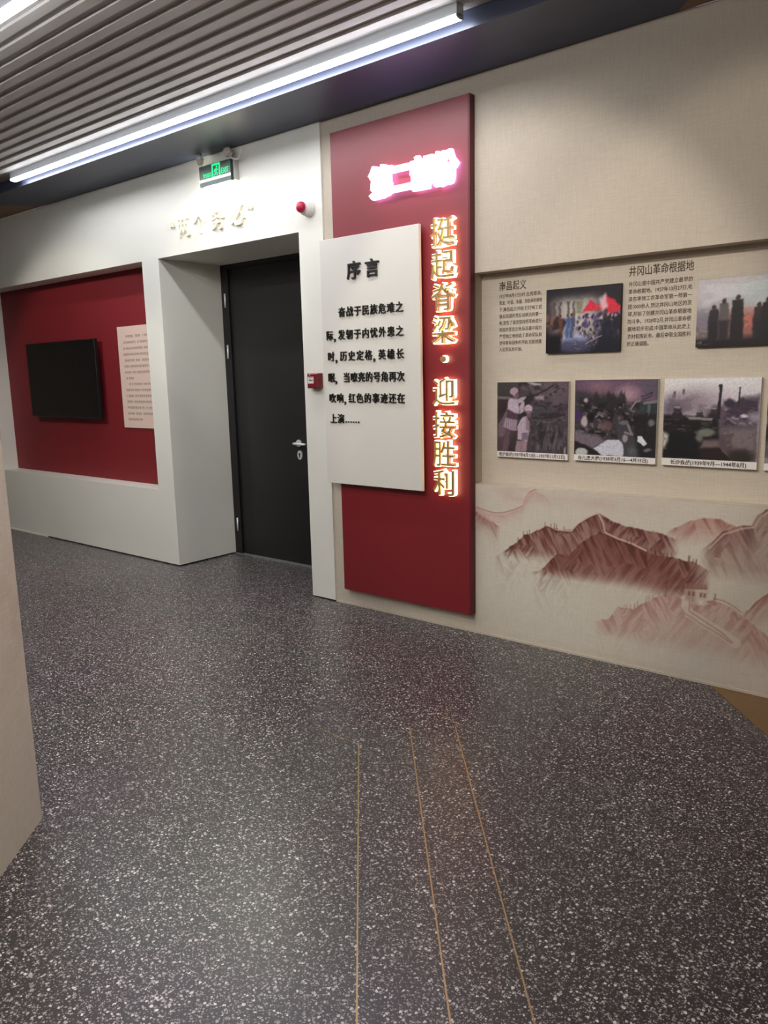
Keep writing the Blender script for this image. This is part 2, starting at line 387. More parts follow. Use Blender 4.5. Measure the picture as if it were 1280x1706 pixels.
def ceiling():
    zb = 3.090; rib_h = 0.013; pitch = 0.0995
    xr = lambda y: -1.33 + UX / -UY * (-y)          # diagonal right end
    xl = lambda y: max(-10.0, -6.80 + (0.74 / 0.67) * y)   # diagonal left end (y is negative)
    base = structure(MB().prism([(xl(0), 0.0), (xr(0), 0.0), (xr(-7.2), -7.2), (-10, -7.2), (-10, (-10 + 6.8) * 0.67 / 0.74)], zb + rib_h, zb + 0.2).build('ceiling', M['slatback']))
    y = -0.83 + pitch * 3; n = 0
    ys = []
    y = -0.545
    k = 0
    while y > -7.1:
        ys.append(y); y -= pitch
    for y in ys:
        w2 = 0.027
        if any(abs(y - ty) < 0.030 for ty in TUBE_Y): continue
        pts = [(xl(y - w2), y - w2), (xr(y - w2), y - w2), (xr(y + w2), y + w2), (xl(y + w2), y + w2)]
        s_ = MB().prism(pts, zb, zb + rib_h).build('slat', M['slat'], base)
    # plain slate-blue soffit band along the wall
    e = -0.470
    structure(MB().prism([(xl(0), 0.3), (xr(0) , 0.3), (xr(0) , 0.0), (xr(e), e), (xl(e), e), (xl(0), 0.0)], H, zb + rib_h).build('trim_7', M['soffit']))
    structure(MB().prism([(xr(0), 0.015), (5.6, 0.015), (5.6, -7.2), (xr(-7.2), -7.2), (xr(0), 0.0)], H + 0.002, H + 0.2).build('ceiling_right', M['brownceil']))
    structure(MB().prism([(-10, 0.0), (xl(0), 0.0), (-10, (-10 + 6.8) * 0.67 / 0.74)], H + 0.002, H + 0.2).build('ceiling_left', M['brownceil']))
TUBE_Y = [-0.545, -1.885, -3.13, -4.42, -5.71]
ceiling()

structure(MB().box(-10.2, -10, -7.2, DD + 0.3, 0, 3.3).build('wall_left', M['rear']))
structure(MB().box(5.6, 5.8, -7.2, DD + 0.3, 0, 3.3).build('wall_side', M['rear']))
structure(MB().box(-10, 5.6, -7.4, -7.2, 0, 3.3).build('wall_rear', M['rear']))

def tubes():
    z = 3.048; r = 0.029
    spans = [(-6.25, -2.10), (-6.25, -2.10), (-4.8, -0.7), (-3.4, 0.7), (-2.2, 1.9)]  # last three rows are out of view, added for fill light
    lab = ['long white tube light in the ceiling slats nearest the wall, over the doorway',
           'second tube light from the wall, cut by the top left corner of the picture',
           'unseen tube light above the viewer, added for fill', 'unseen tube light behind the viewer, added for fill', 'unseen tube light by the rear wall, added for fill']
    for i, ((x0, x1), y) in enumerate(zip(spans, TUBE_Y)):
        t = thing('tube_light', lab[i], 'light', ((x0 + x1) / 2, y, z), 'ceiling tube lights')
        MB().box(x0, x1, y - 0.027, y + 0.027, z + 0.004, 3.12).build('housing', M['tubecase'], t)
        def flat(a, b, k):      # low oval section: 52 mm wide, 18 mm high
            m = MB().tube([(a, y, z), (b, y, z)], r * k, 16); m.v = [(p[0], p[1], z + (p[2] - z) * 0.36) for p in m.v]; return m
        flat(x0 + 0.004, x1 - 0.004, 1).build('diffuser', M['tube'], t)
        for a, b in ((x0, x0 + 0.004), (x1 - 0.004, x1)): flat(a, b, 1.02).build('end_cap', M['tubecase'], t)
        attach(t)
tubes()

def spots():
    for i, (p, q, wt, cone, c) in enumerate(SPOTS):
        l = bpy.data.lights.new('spot', 'SPOT'); l.energy = wt; l.spot_size = math.radians(cone); l.spot_blend = 0.35; l.shadow_soft_size = 0.04; l.color = c
        o = bpy.data.objects.new('fill_spot', l); COL.objects.link(o); o.location = p  # added fill lamp, stands for no visible fixture
        o.rotation_euler = (Vector(q) - Vector(p)).to_track_quat('-Z', 'Y').to_euler()
spots()

# ------------------------------------------------------------------ door
def door():
    d = bpy.data.objects.new('door_1', None); COL.objects.link(d); structure(d)
    y = DD
    fr = MB().box(XA, XA + 0.085, y - 0.02, y + 0.1, 0, NT + 0.0).box(XB - 0.085, XB, y - 0.02, y + 0.1, 0, NT).box(XA + 0.085, XB - 0.085, y - 0.02, y + 0.1, NT - 0.035, NT)
    fr.build('door_frame', M['doorframe'], d)
    lf = MB().box(XA + 0.088, -4.134, y - 0.002, y + 0.045, 0.014, NT - 0.038).build('door_leaf', M['door'], d)
    MB().box(-4.130, XB - 0.088, y - 0.002, y + 0.045, 0.014, NT - 0.038).build('door_leaf', M['door'], d)
    MB().box(-4.138, -4.124, y - 0.010, y - 0.002, 0.02, NT - 0.04).build('meeting_strip', M['doorframe'], d)
    MB().box(XA, XB, y - 0.03, y + 0.05, 0.0, 0.008).build('threshold', M['thresh'], d)
    for z in (2.125, 1.715, 0.262):
        h = MB().tube([(XA + 0.052, y - 0.028, z - 0.056), (XA + 0.052, y - 0.028, z + 0.056)], 0.008, 10).build('hinge', M['steel'], d)
    # lever handle on a round rose
    hx, hz = -4.400, 0.985
    rose = MB().tube([(hx, y - 0.002, hz), (hx, y - 0.012, hz)], 0.028, 24).tube([(hx, y - 0.010, hz), (hx, y - 0.055, hz)], 0.011, 14).build('door_handle', M['steel'], d)
    lv = MB().tube([(hx - 0.014, y - 0.055, hz), (hx + 0.012, y - 0.058, hz), (hx + 0.05, y - 0.058, hz - 0.001), (hx + 0.108, y - 0.056, hz - 0.002), (hx + 0.114, y - 0.046, hz - 0.002)], [0.009, 0.010, 0.010, 0.009, 0.007], 12).build('lever', M['steel'], rose)
    pts = [(hx + 0.006 + 0.026 * math.cos(a), hz - 0.092 + 0.036 * math.sin(a)) for a in [2 * math.pi * k / 24 for k in range(24)]]
    vs = [(a, y - 0.002, b) for a, b in pts] + [(a, y - 0.010, b) for a, b in pts]
    e = MB().add(vs, [tuple(range(24, 48))] + [(k, (k + 1) % 24, 24 + (k + 1) % 24, 24 + k) for k in range(24)]).build('lock_escutcheon', M['steel'], d)
    MB().tube([(hx + 0.006, y - 0.010, hz - 0.086), (hx + 0.006, y - 0.014, hz - 0.086)], 0.009, 12).box(hx + 0.003, hx + 0.009, y - 0.0135, y - 0.009, hz - 0.112, hz - 0.088).build('keyhole', M['tv'], e)
door()

# ------------------------------------------------------------------ red banner with lit characters
def banner():
    bx0, bx1, bz0, bz1, y0 = -3.379, -2.386, 0.116, 2.925, -0.030
    t = thing('red_banner', 'tall red wall panel with glowing characters, between doorway and picture recess', 'sign', ((bx0 + bx1) / 2, FY, bz0))
    MB().box(bx0, bx1 - 0.012, y0, FY - 0.0015, bz0, bz1).build('panel', M['red'], t)
    MB().box(bx1 - 0.012, bx1, y0 - 0.002, FY - 0.0015, bz0, bz1).build('edge_trim', M['redside'], t)
    cz = [2.256, 2.086, 1.913, 1.738, 1.578, 1.399, 1.214, 1.051, 0.884]
    for ch, z in zip('挺起脊梁·迎接胜利', cz):
        s = 0.160 if ch != '·' else 0.15
        x = -2.545
        if ch == '·':
            f = MB().tube([(x, -0.060, z), (x, -0.072, z)], 0.017, 18).build('letter', M['gold'], t)
            MB().tube([(x, -0.036, z), (x, -0.056, z)], 0.021, 18).build('glow', M['glow'], f)
            continue
        f = char('letter', ch, x, z, s, s, -0.072, -0.060, M['gold'], t, 0.002)
        char('glow', ch, x, z, s, s, -0.058, -0.036, M['glow'], f, 0.032)
    for ch, x in zip('第二部份', (-2.973, -2.825, -2.675, -2.533)):
        f = char('letter', ch, x, 2.583, 0.165, 0.175, -0.072, -0.058, M['violetface'], t, 0.03)
        f['label'] = 'white blown-out lit character'
        char('glow', ch, x, 2.583, 0.165, 0.175, -0.056, -0.036, M['violet'], f, 0.05)
    attach(t)
banner()

# ------------------------------------------------------------------ preface board
def preface():
    x0, x1, z0, z1, yf = -3.452, -2.692, 0.824, 2.315, -0.078
    t = thing('preface_board', 'cream board with raised black characters, overlapping red panel and white doorway surround', 'sign', ((x0 + x1) / 2, -0.03, z0))
    MB().box(x0, x1, yf, yf + 0.020, z0, z1, 0.002).build('board', M['board'], t)
    for a in (-3.30, -2.80):
        for b in (1.0, 2.1): MB().tube([(a, yf + 0.02, b), (a, -0.0302, b)], 0.012, 10).build('standoff', M['steel'], t)
    yl = yf - 0.012
    for ch, x in (('序', -3.172), ('言', -3.030)): char('letter', ch, x, 2.115, 0.112, 0.108, yl, yf - 0.001, M['black'], t, 0.014)
    rows = [('奋战于民族危难之', -3.311, 1.880, True), ('际,发轫于内忧外患之', -3.419, 1.746, True), ('时,历史定格,英雄长', -3.414, 1.618, True),
            ('眠, 当嘹亮的号角再次', -3.413, 1.489, True), ('吹响,红色的事迹还在', -3.411, 1.363, True), ('上演……', -3.408, 1.236, False)]
    adv = lambda c: 0.55 if c == ',' else (0.55 if c == ' ' else 1.0)
    for s, xs, z, full in rows:
        tot = sum(adv(c) for c in s); cell = (-2.803 - xs) / tot if full else 0.0625
        x = xs
        for c in s:
            wd = adv(c) * cell
            if c == '…':
                for k in range(3): MB().box(x + (k + .5) * wd / 3 - .004, x + (k + .5) * wd / 3 + .004, yl + 0.004, yf, z - 0.024, z - 0.016).build('letter', M['black'], t)
            elif c == ',':
                char('letter', ',', x + wd / 2 + 0.005, z - 0.003, 0.075, 0.075, yl + 0.003, yf - 0.0005, M['black'], t, 0.02)
            elif c != ' ':
                char('letter', c, x + wd / 2, z, 0.058, 0.062, yl + 0.003, yf - 0.0005, M['black'], t, 0.006)
            x += wd
    attach(t)
preface()

# ------------------------------------------------------------------ exit sign, gold inscription, fire devices
def exit_sign():
    x0, x1, z0, z1, yf = -4.588, -4.258, 2.803, 2.938, -0.062
    t = thing('exit_sign', 'green lit running-man EXIT sign hung above the doorway', 'sign', ((x0 + x1) / 2, 0, z0))
    MB().box(x0, x1, yf, yf + 0.022, z0, z1).build('housing', M['signface'], t)
    MB().box(x0 + 0.05, x1 + 0.012, -0.038, 0.0, z0 + 0.004, z1 + 0.006).build('wall_bracket', M['signcase'], t)
    MB().box(x0, x1, yf - 0.004, yf, z0 + 0.030, z0 + 0.046).build('light_bar', M['stripfront'], t)
    MB().box(x0 + 0.01, x1 - 0.01, -0.034, -0.012, z0 - 0.004, z0 + 0.003).build('light_strip', M['striplight'], t)
    yg = yf - 0.002; cx = -4.410
    gz = z0 + 0.050
    fr = MB(); a, b = cx - 0.042, cx + 0.046; ztop = z1 - 0.004; q = 0.012
    fr.box(a, a + q, yg, yf, gz, ztop).box(b - q, b, yg, yf, gz, ztop).box(a + q, b - q, yg, yf, ztop - q, ztop)
    fr.build('door_symbol', M['green'], t)
    # running figure: head, leaning trunk, two legs, two arms
    hx = cx + 0.006; P = lambda dx, dz: (hx + dx, yg, gz + dz)
    g = MB().tube([(hx + 0.006, yg, gz + 0.058), (hx + 0.006, yg - 0.001, gz + 0.058)], 0.0075, 12)
    for p, q_, r in (((0.002, 0.048), (-0.006, 0.026), 0.0065), ((-0.006, 0.026), (0.010, 0.018), 0.0042), ((0.010, 0.018), (0.008, 0.002), 0.0036),
                     ((-0.006, 0.026), (-0.012, 0.012), 0.0042), ((-0.012, 0.012), (-0.026, 0.010), 0.0036), ((0.004, 0.046), (0.018, 0.036), 0.0032), ((0.0, 0.046), (-0.016, 0.042), 0.0032), ((-0.016, 0.042), (-0.020, 0.030), 0.0028)):
        dx, dz = q_[0] - p[0], q_[1] - p[1]; l = math.hypot(dx, dz); nx, nz = -dz / l * r, dx / l * r
        A = [P(p[0] - nx, p[1] - nz), P(q_[0] - nx * .8, q_[1] - nz * .8), P(q_[0] + nx * .8, q_[1] + nz * .8), P(p[0] + nx, p[1] + nz)]
        g.add(A + [(v[0], yf, v[2]) for v in A], [(0, 1, 2, 3), (0, 4, 5, 1), (1, 5, 6, 2), (2, 6, 7, 3), (3, 7, 4, 0)])
    g.build('running_figure', M['green'], t)
    o, _ = textline('lettering', '安全出口', a - 0.094, a - 0.010, gz + 0.020, 0.030, yf, M['green'], t, th=0.002, bold=0.0)
    o, _ = textline('lettering', 'EXIT', b + 0.012, x1 - 0.020, gz + 0.026, 0.050, yf, M['green'], t, th=0.002, bold=0.0)
    # hooks wrapped in creased film, and a loose cable loop
    rnd = random.Random(3)
    for hx_, sx in ((x0 + 0.012, 0.036), (x1 - 0.02, 0.046)):
        MB().tube([(hx_, -0.045, z1), (hx_, -0.045, H)], 0.003, 8).build('hanger', M['steel'], t)
        v = []; f = []; nu, nv = 9, 6
        for j in range(nv):
            for i in range(nu):
                a_ = 2 * math.pi * i / nu; rr = (0.3 + 0.7 * math.sin(math.pi * (j + .6) / nv)) * (0.7 + 0.6 * rnd.random())
                v.append((hx_ - 0.01 + math.cos(a_) * sx * rr * 0.9 - 0.01 * j / nv, -0.05 + math.sin(a_) * sx * rr * 0.5, z1 + 0.015 + 0.058 * j / (nv - 1) + 0.008 * rnd.random()))
        for j in range(nv - 1):
            for i in range(nu): f.append((j * nu + i, j * nu + (i + 1) % nu, (j + 1) * nu + (i + 1) % nu, (j + 1) * nu + i))
        f += [tuple(range(nu))[::-1], tuple(range((nv - 1) * nu, nv * nu))]
        mesh_obj('wrapping_film', v, f, M['film'], t)
    c = []
    for k in range(15):
        a_ = k / 14; c.append((x1 - 0.01 + 0.105 * a_ ** 0.8 if a_ < 0.8 else x1 - 0.01 + 0.088 + 0.010 * math.sin((a_ - .8) * 8), -0.055 + 0.02 * a_, z1 + 0.012 - 0.022 * math.sin(a_ * math.pi * 1.0) + (0.0 if a_ < 0.7 else (a_ - 0.7) * 0.16)))
    MB().tube(c, 0.0055, 8).build('cable', M['plastic'], t)
    attach(t)
exit_sign()

def inscription():
    t = thing('gold_lettering', 'row of washed-out gold characters on the white wall between exit sign and doorway', 'letters', (-4.45, 0, 2.52))
    for ch, x, w_ in (('“', -4.962, .13), ('两', -4.865, .15), ('个', -4.68, .15), ('务', -4.48, .15), ('必', -4.27, .15), ('”', -4.10, .13)):
        zc = 2.590
        char('letter', ch, x, zc, w_, 0.15, -0.022, -0.0, M['goldglare'], t, 0.0)
    attach(t)
inscription()

def alarm():
    x, z = -3.600, 2.533
    t = thing('alarm_sounder', 'round white sounder with a red dome, on the wall above the doorway corner', 'alarm', (x, 0, z))
    MB().tube([(x, 0, z), (x, -0.006, z), (x, -0.018, z), (x, -0.05, z), (x, -0.06, z)], [0.050, 0.052, 0.047, 0.043, 0.036], 32).build('base', M['plastic'], t)
    d = MB(); pr = [(0.030, -0.058), (0.034, -0.066), (0.033, -0.082), (0.028, -0.092), (0.018, -0.099), (0.004, -0.101)]
    d.tube([(x, y, z) for _, y in pr], [r for r, _ in pr], 28).build('dome', M['alarmred'], t)
    MB().tube([(x, -0.0655, z), (x, -0.070, z)], 0.037, 28).build('rim', M['plastic'], t)
    attach(t)
alarm()

def call_point():
    x0, x1, z0, z1 = -3.632, -3.538, 1.424, 1.519
    t = thing('fire_call_point', 'small dark red fire call box on the white wall beside the cream board', 'alarm', ((x0 + x1) / 2, 0, z0))
    MB().box(x0, x1, -0.052, 0, z0, z1, 0.006).build('case', M['callred'], t)
    MB().box(x0 + 0.012, x0 + 0.062, -0.0545, -0.052, z0 + 0.030, z1 - 0.022).build('glass_plate', M['label'], t)
    for k in range(3): MB().box(x0 + 0.022 + k * 0.012, x0 + 0.030 + k * 0.012, -0.0552, -0.0545, z0 + 0.046, z0 + 0.055).build('printed_mark', M['ink'], t)
    MB().box(x0 + 0.018, x0 + 0.056, -0.0552, -0.0545, z1 - 0.031, z1 - 0.027).build('printed_mark', M['paleink'], t)
    MB().tube([(x0 + 0.030, -0.052, z1 - 0.010), (x0 + 0.030, -0.054, z1 - 0.010)], 0.004, 12).build('indicator', M['plastic'], t)
    attach(t)
call_point()

# ------------------------------------------------------------------ television and text panel in the left recess
def television():
    x0, x1, z0, z1, y = -7.618, -6.385, 1.170, 1.870, 0.098
    t = thing('television', 'black flat television switched off on the red recess wall', 'television', ((x0 + x1) / 2, RD, z0))
    MB().box(x0, x1, y, y + 0.03, z0, z1, 0.003).build('casing', M['tv'], t)
    MB().box(x0 + 0.012, x1 - 0.012, y - 0.001, y + 0.001, z0 + 0.018, z1 - 0.012).build('screen', M['screen'], t)
    MB().box(x0 + 0.2, x1 - 0.2, y + 0.03, y + 0.045, z0 + 0.08, z1 - 0.2).build('back_cover', M['tv'], t)
    MB().box(-7.15, -6.85, y + 0.045, RD, 1.35, 1.65).build('wall_mount', M['tubecase'], t)
    attach(t)
television()

def text_panel():
    x0, x1, z0, z1, y = -6.120, -5.440, 1.096, 1.953, 0.166
    t = thing('text_panel', 'pale pink text board in the red recess, right end hidden by the white frame', 'sign', ((x0 + x1) / 2, RD, z0))
    MB().box(x0, x1, y, RD - 0.001, z0, z1, 0.001).build('board', M['panel'], t)
    rnd = random.Random(9); n = 15
    ln = [(.05, 1)] + [(0, 1)] * 6 + [(0, .22), (.05, 1)] + [(0, 1)] * 5 + [(0, .38)]
    for i, (ind, end) in enumerate(ln):
        z = 1.868 - i * 0.0500; m = MB(); x = x0 + 0.075 + ind; xe = x0 + 0.075 + end * 0.54
        while x < xe:
            w_ = 0.0105
            if rnd.random() < 0.92:      # too small to read in the photograph: stroke clusters only
                for k in range(rnd.choice((2, 3, 3))):
                    zz = z + 0.009 - k * 0.008; m.box(x + rnd.random() * 0.003, x + w_ * (0.7 + .3 * rnd.random()), y - 0.0006, y, zz - 0.0016, zz + 0.0010)
                xx = x + w_ * rnd.choice((.3, .5, .7)); m.box(xx - 0.001, xx + 0.001, y - 0.0007, y, z - 0.009, z + 0.011)
            x += w_ * 1.2
        o = m.build('text_line', M['paleink'], t); o['kind'] = 'stuff'
    attach(t)
text_panel()

# ------------------------------------------------------------------ mural under the picture recess
def mural():
    X0, X1, Z0, Z1 = -2.385, 0.35, 0.012, 0.877
    BG = (204, 195, 178)
    P = Pic(640, 220, X0, X1, Z0, Z1, BG, 11); X, Z = P.U, P.V
    # mist is paler low on the left, warmer to the top
    P.mix(0.5 * np.exp(-(((X + 2.05) / 0.5) ** 2 + ((Z - 0.32) / 0.22) ** 2)), (214, 208, 192))
    P.mix(0.25 * np.clip((Z - 0.6) / 0.3, 0, 1), (190, 172, 158))
    P.mix(0.30 * np.clip((X + 1.3) / 0.8, 0, 1) * (0.5 + 0.5 * P.noise(0.4, 0.15)), (194, 168, 156))
    def ridge(pts, depth, col, a, jag=0.012, streak=0.6, dark=None, xfade=0.06, floorz=None, power=1.6):
        fz = floorz; floorz = None
        xs = [p[0] for p in pts]; zs = [p[1] for p in pts]
        j = (P.noise(0.03, 10, 3) - 0.5) * 2 * jag; r = np.interp(X, xs, zs) + j
        d = r - Z; inside = np.clip(d / 0.006, 0, 1) * np.clip((X - xs[0]) / xfade, 0, 1) * np.clip((xs[-1] - X) / xfade, 0, 1)
        base = np.exp(-(np.maximum(d, 0) / depth) ** power)
        if floorz is not None: base = np.clip((Z - floorz) / 0.05, 0, 1) * (0.55 + 0.45 * base)
        if fz is not None: base = np.clip((Z - fz + (P.noise(0.25, 0.1) - .5) * .05) / 0.07, 0, 1) * (0.45 + 0.55 * base)
        s1 = P.noise(0.014, 0.11, 3, rot=-0.55); s2 = P.noise(0.012, 0.09, 3, rot=0.5)
        st = np.where(P.noise(0.12, 0.12, 2) > 0.5, s1, s2)
        P.mix(inside * base * a * (1 - streak * 0.5 + streak * np.clip((st - 0.35) * 2.2, 0, 1) * 0.8), col)
        if dark: P.mix(inside * np.exp(-np.maximum(d, 0) / (depth * 0.45)) * np.clip((st - 0.42) * 4, 0, 1) * a * 0.75, dark)
    def trees(x0, x1, fn, n, h, col, seed):
        q = random.Random(seed)
        for k in range(n):
            x = q.uniform(x0, x1); z = fn(x); P.line([(x, z - 0.005), (x + q.uniform(-.003, .003), z + h * q.uniform(.5, 1.2))], 0.0022, col, 0.6)
    RED, DK, PINK = (122, 72, 66), (82, 46, 42), (186, 140, 132)
    haze = P.noise(0.15, 0.06)
    P.mix(0.55 * np.exp(-(((X + 2.14) / 0.13) ** 2 + ((Z - 0.835) / 0.035) ** 2)) * np.clip(haze * 2 - .4, 0, 1), (176, 122, 116))
    P.mix(0.35 * np.exp(-(((X + 1.6) / 0.3) ** 2 + ((Z - 0.83) / 0.03) ** 2)) * haze, (182, 138, 128))
    lw = [(-2.405, 0.744), (-2.342, 0.73), (-2.265, 0.717), (-2.205, 0.723), (-2.131, 0.747), (-2.08, 0.773), (-2.066, 0.813), (-2.042, 0.848), (-2.003, 0.87)]
    ridge(lw + [(-1.95, .85), (-1.9, .80)], 0.035, (176, 128, 118), 0.5, 0.006)
    P.line([(x, z + .006) for x, z in lw], 0.0035, (128, 84, 78), 0.65); P.line(lw, 0.005, (206, 170, 160), 0.85)
    ridge([(-2.45, 0.74), (-2.405, 0.731), (-2.342, 0.709), (-2.28, 0.682), (-2.219, 0.648)], 0.07, (150, 92, 88), 0.8, 0.006, dark=(112, 70, 66), xfade=0.03)
    P.line([(-2.405, 0.735), (-2.34, 0.700), (-2.28, 0.676), (-2.225, 0.672)], 0.006, (204, 164, 154), 0.8)
    ridge([(-1.31, .70), (-1.282, 0.734), (-1.239, 0.758), (-1.185, 0.792), (-1.111, 0.811), (-1.048, 0.808), (-1.007, 0.794), (-0.93, 0.76)], 0.07, (160, 104, 94), 0.75, 0.006, dark=(128, 74, 66), floorz=0.66)
    rp = [(-1.14, .65), (-1.105, 0.677), (-1.046, 0.751), (-0.966, 0.787), (-0.916, 0.798), (-0.89, 0.849), (-0.862, 0.874), (-0.80, 0.868), (-.7, .83), (-.55, .77), (-.42, .70), (-.3, .66)]
    ridge(rp, 0.16, (134, 96, 88), 0.85, 0.009, dark=(92, 66, 62), xfade=0.08, floorz=0.52)
    P.line([(x + .012, z - .012) for x, z in rp[1:7]], 0.004, (206, 182, 168), 0.7)
    mb = [(-2.26, .47), (-2.204, 0.509), (-2.159, 0.541), (-2.071, 0.618), (-1.986, 0.657), (-1.937, 0.691), (-1.889, 0.677), (-1.794, 0.678), (-1.743, 0.73), (-1.692, 0.759), (-1.648, 0.784), (-1.591, 0.757), (-1.516, 0.735), (-1.42, 0.719), (-1.316, 0.715), (-1.23, 0.69)]
    ridge(mb, 0.19, RED, 0.95, 0.008, dark=DK, xfade=0.07, floorz=0.475)
    mf = [(-2.03, .42), (-1.983, 0.426), (-1.927, 0.479), (-1.873, 0.538), (-1.805, 0.541), (-1.753, 0.598), (-1.702, 0.641), (-1.639, 0.685), (-1.588, 0.667), (-1.465, 0.645), (-1.393, 0.612), (-1.288, 0.602), (-1.177, 0.594), (-1.08, 0.563)]
    P.mix(0.55 * np.clip((np.interp(X, [p[0] for p in mf], [p[1] for p in mf]) - Z) / 0.02, 0, 1) * np.clip((Z - 0.40) / 0.06, 0, 1) * np.clip((X + 2.05) / .12, 0, 1) * np.clip((-1.05 - X) / .25, 0, 1), (166, 122, 112))
    ridge(mf, 0.20, (116, 68, 62), 0.97, 0.008, dark=DK, xfade=0.08, floorz=0.395)
    wm = [(-1.986, 0.657), (-1.937, 0.688), (-1.875, 0.669), (-1.794, 0.671), (-1.756, 0.716), (-1.692, 0.759), (-1.648, 0.78), (-1.621, 0.736), (-1.607, 0.683), (-1.538, 0.66), (-1.465, 0.643), (-1.393, 0.616)]
    P.line([(x, z - .007) for x, z in wm], 0.004, DK, 0.6); P.line(wm, 0.0042, (212, 184, 168), 0.9)
    f = lambda pts: (lambda x: float(np.interp(x, [p[0] for p in pts], [p[1] for p in pts])))
    trees(-2.12, -1.8, f(mb), 9, 0.022, DK, 1); trees(-1.5, -1.15, f(mf), 14, 0.022, DK, 2)
    # lower right hill with watchtower and the wall road
    lh = [(-1.66, .21), (-1.576, 0.236), (-1.528, 0.307), (-1.454, 0.307), (-1.349, 0.386), (-1.281, 0.415), (-1.213, 0.409), (-1.157, 0.395), (-1.061, 0.423), (-0.976, 0.404), (-0.902, 0.349), (-.8, .28), (-.7, .22)]
    ridge(lh, 0.20, (184, 146, 134), 0.8, 0.008, 0.6, dark=(156, 108, 96), xfade=0.08, floorz=0.12)
    P.mottle((150, 104, 92), 0.03, 0.012, 0.5, 0.6, (-1.36, .41, -1.20, .48, .03)); P.line([(-1.29, .40), (-1.283, .47)], .003, (120, 80, 70), .7)
    trees(-1.5, -1.25, f(lh), 12, 0.02, (150, 106, 96), 3)
    for pts in ([(-1.212, 0.397), (-1.216, 0.361), (-1.192, 0.33), (-1.153, 0.314), (-1.108, 0.29), (-1.064, 0.273), (-1.02, 0.252), (-0.977, 0.227)], ):
        P.line([(x + .022, z + .004) for x, z in pts], 0.024, (208, 194, 176), 0.75); P.line(pts, 0.003, (158, 116, 104), 0.7)
    P.line([(-1.173, 0.392), (-1.171, 0.346), (-1.137, 0.329), (-1.087, 0.303), (-1.021, 0.27), (-0.967, 0.229)], 0.003, (160, 118, 106), 0.8)
    P.line([(-1.061, 0.421), (-1.018, 0.417), (-0.976, 0.401), (-0.939, 0.376), (-0.902, 0.355)], 0.006, (206, 184, 170), 0.8); P.line([(-1.061, 0.428), (-1.018, 0.424), (-0.976, 0.408), (-0.939, 0.383)], 0.002, (140, 96, 86), 0.8)
    P.poly([(-1.198, 0.455), (-1.095, 0.470), (-1.093, 0.389), (-1.130, 0.382), (-1.192, 0.399)], (196, 178, 160)); P.poly([(-1.198, 0.455), (-1.148, 0.462), (-1.145, 0.392), (-1.192, 0.399)], (168, 136, 122), a=.7)
    for k in range(6): x = -1.198 + k * 0.018; P.poly([(x, .455 + k * .002), (x + .011, .456 + k * .002), (x + .011, .480 + k * .002), (x, .478 + k * .002)], (150, 108, 96))
    for x in (-1.18, -1.16, -1.125, -1.108): P.poly([(x, .425), (x + .008, .426), (x + .008, .445), (x, .444)], (110, 74, 66))
    P.poly([(-1.13, .385), (-1.11, .388), (-1.11, .41), (-1.13, .408)], (214, 200, 184)); P.line([(-1.2, .455), (-1.093, .472)], .003, (134, 92, 82), .8)
    P.line([(-1.058, .42), (-1.056, .45)], .003, (130, 90, 80), .8)
    ridge([(-.95, .36), (-0.905, 0.405), (-0.868, 0.456), (-0.821, 0.491), (-.7, .5), (-.5, .44), (-.3, .3)], 0.10, (170, 118, 106), 0.75, 0.01, dark=(130, 82, 74))
    ridge([(-.3, .3), (-.1, .6), (.1, .7), (.35, .6)], 0.15, RED, 0.8, 0.01, dark=DK)
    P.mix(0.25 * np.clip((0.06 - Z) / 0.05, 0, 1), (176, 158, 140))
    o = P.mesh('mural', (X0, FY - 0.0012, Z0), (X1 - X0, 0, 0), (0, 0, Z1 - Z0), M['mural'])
    o['label'] = 'faded red mountain and Great Wall print on the lower wall under the picture recess'; o['category'] = 'mural'
mural()

# ------------------------------------------------------------------ wall texts
def wall_text(label, head, hx0, hx1, hz, hh, rows, rx0, rx1, z_top, pitch, size):
    t = thing('wall_text', label, 'text', ((rx0 + rx1) / 2, SD, z_top - pitch * len(rows)))
    textline('heading', head, hx0, hx1, hz, hh, SD - 0.0002, M['ink'], t, bold=0.01)
    s = None
    for i, r in enumerate(rows):
        last = i == len(rows) - 1
        o, s2 = textline('text_line', r, rx0, rx1, z_top - i * pitch, size, SD - 0.0002, M['ink'], t, scale=s if last else None, bold=0.008)
        s = s2 if not last else s
    attach(t)
wall_text('left text block printed in the picture recess, short heading over nine narrow lines', '南昌起义', -2.289, -2.124, 1.957, 0.052,
    ['1927年8月1日2时,在周恩来、', '贺龙、叶挺、朱德、刘伯承的领导', '下,南昌起义开始,它打响了武', '装反抗国民党反动统治的第一', '枪,宣告了我党坚持把革命进行', '到底的坚定立场,标志着中国共', '产党独立地创造了革命军队和', '领导革命战争的开始,也是创建', '人民军队的开始。'],
    -2.289, -2.030, 1.905, 0.0356, 0.0235)
wall_text('right text block printed in the picture recess, long heading over nine wider lines', '井冈山革命根据地', -1.561, -1.253, 1.965, 0.050,
    ['井冈山是中国共产党建立最早的', '革命根据地。1927年10月27日,毛', '泽东率领工农革命军第一师第一', '团1000余人,到达井冈山地区的茨', '坪,开始了创建井冈山革命根据地', '的斗争。1928年2月,井冈山革命根', '据地初步形成,中国革命从此走上', '农村包围城市、最后夺取全国胜利', '的正确道路。'],
    -1.561, -1.256, 1.905, 0.0355, 0.0245)

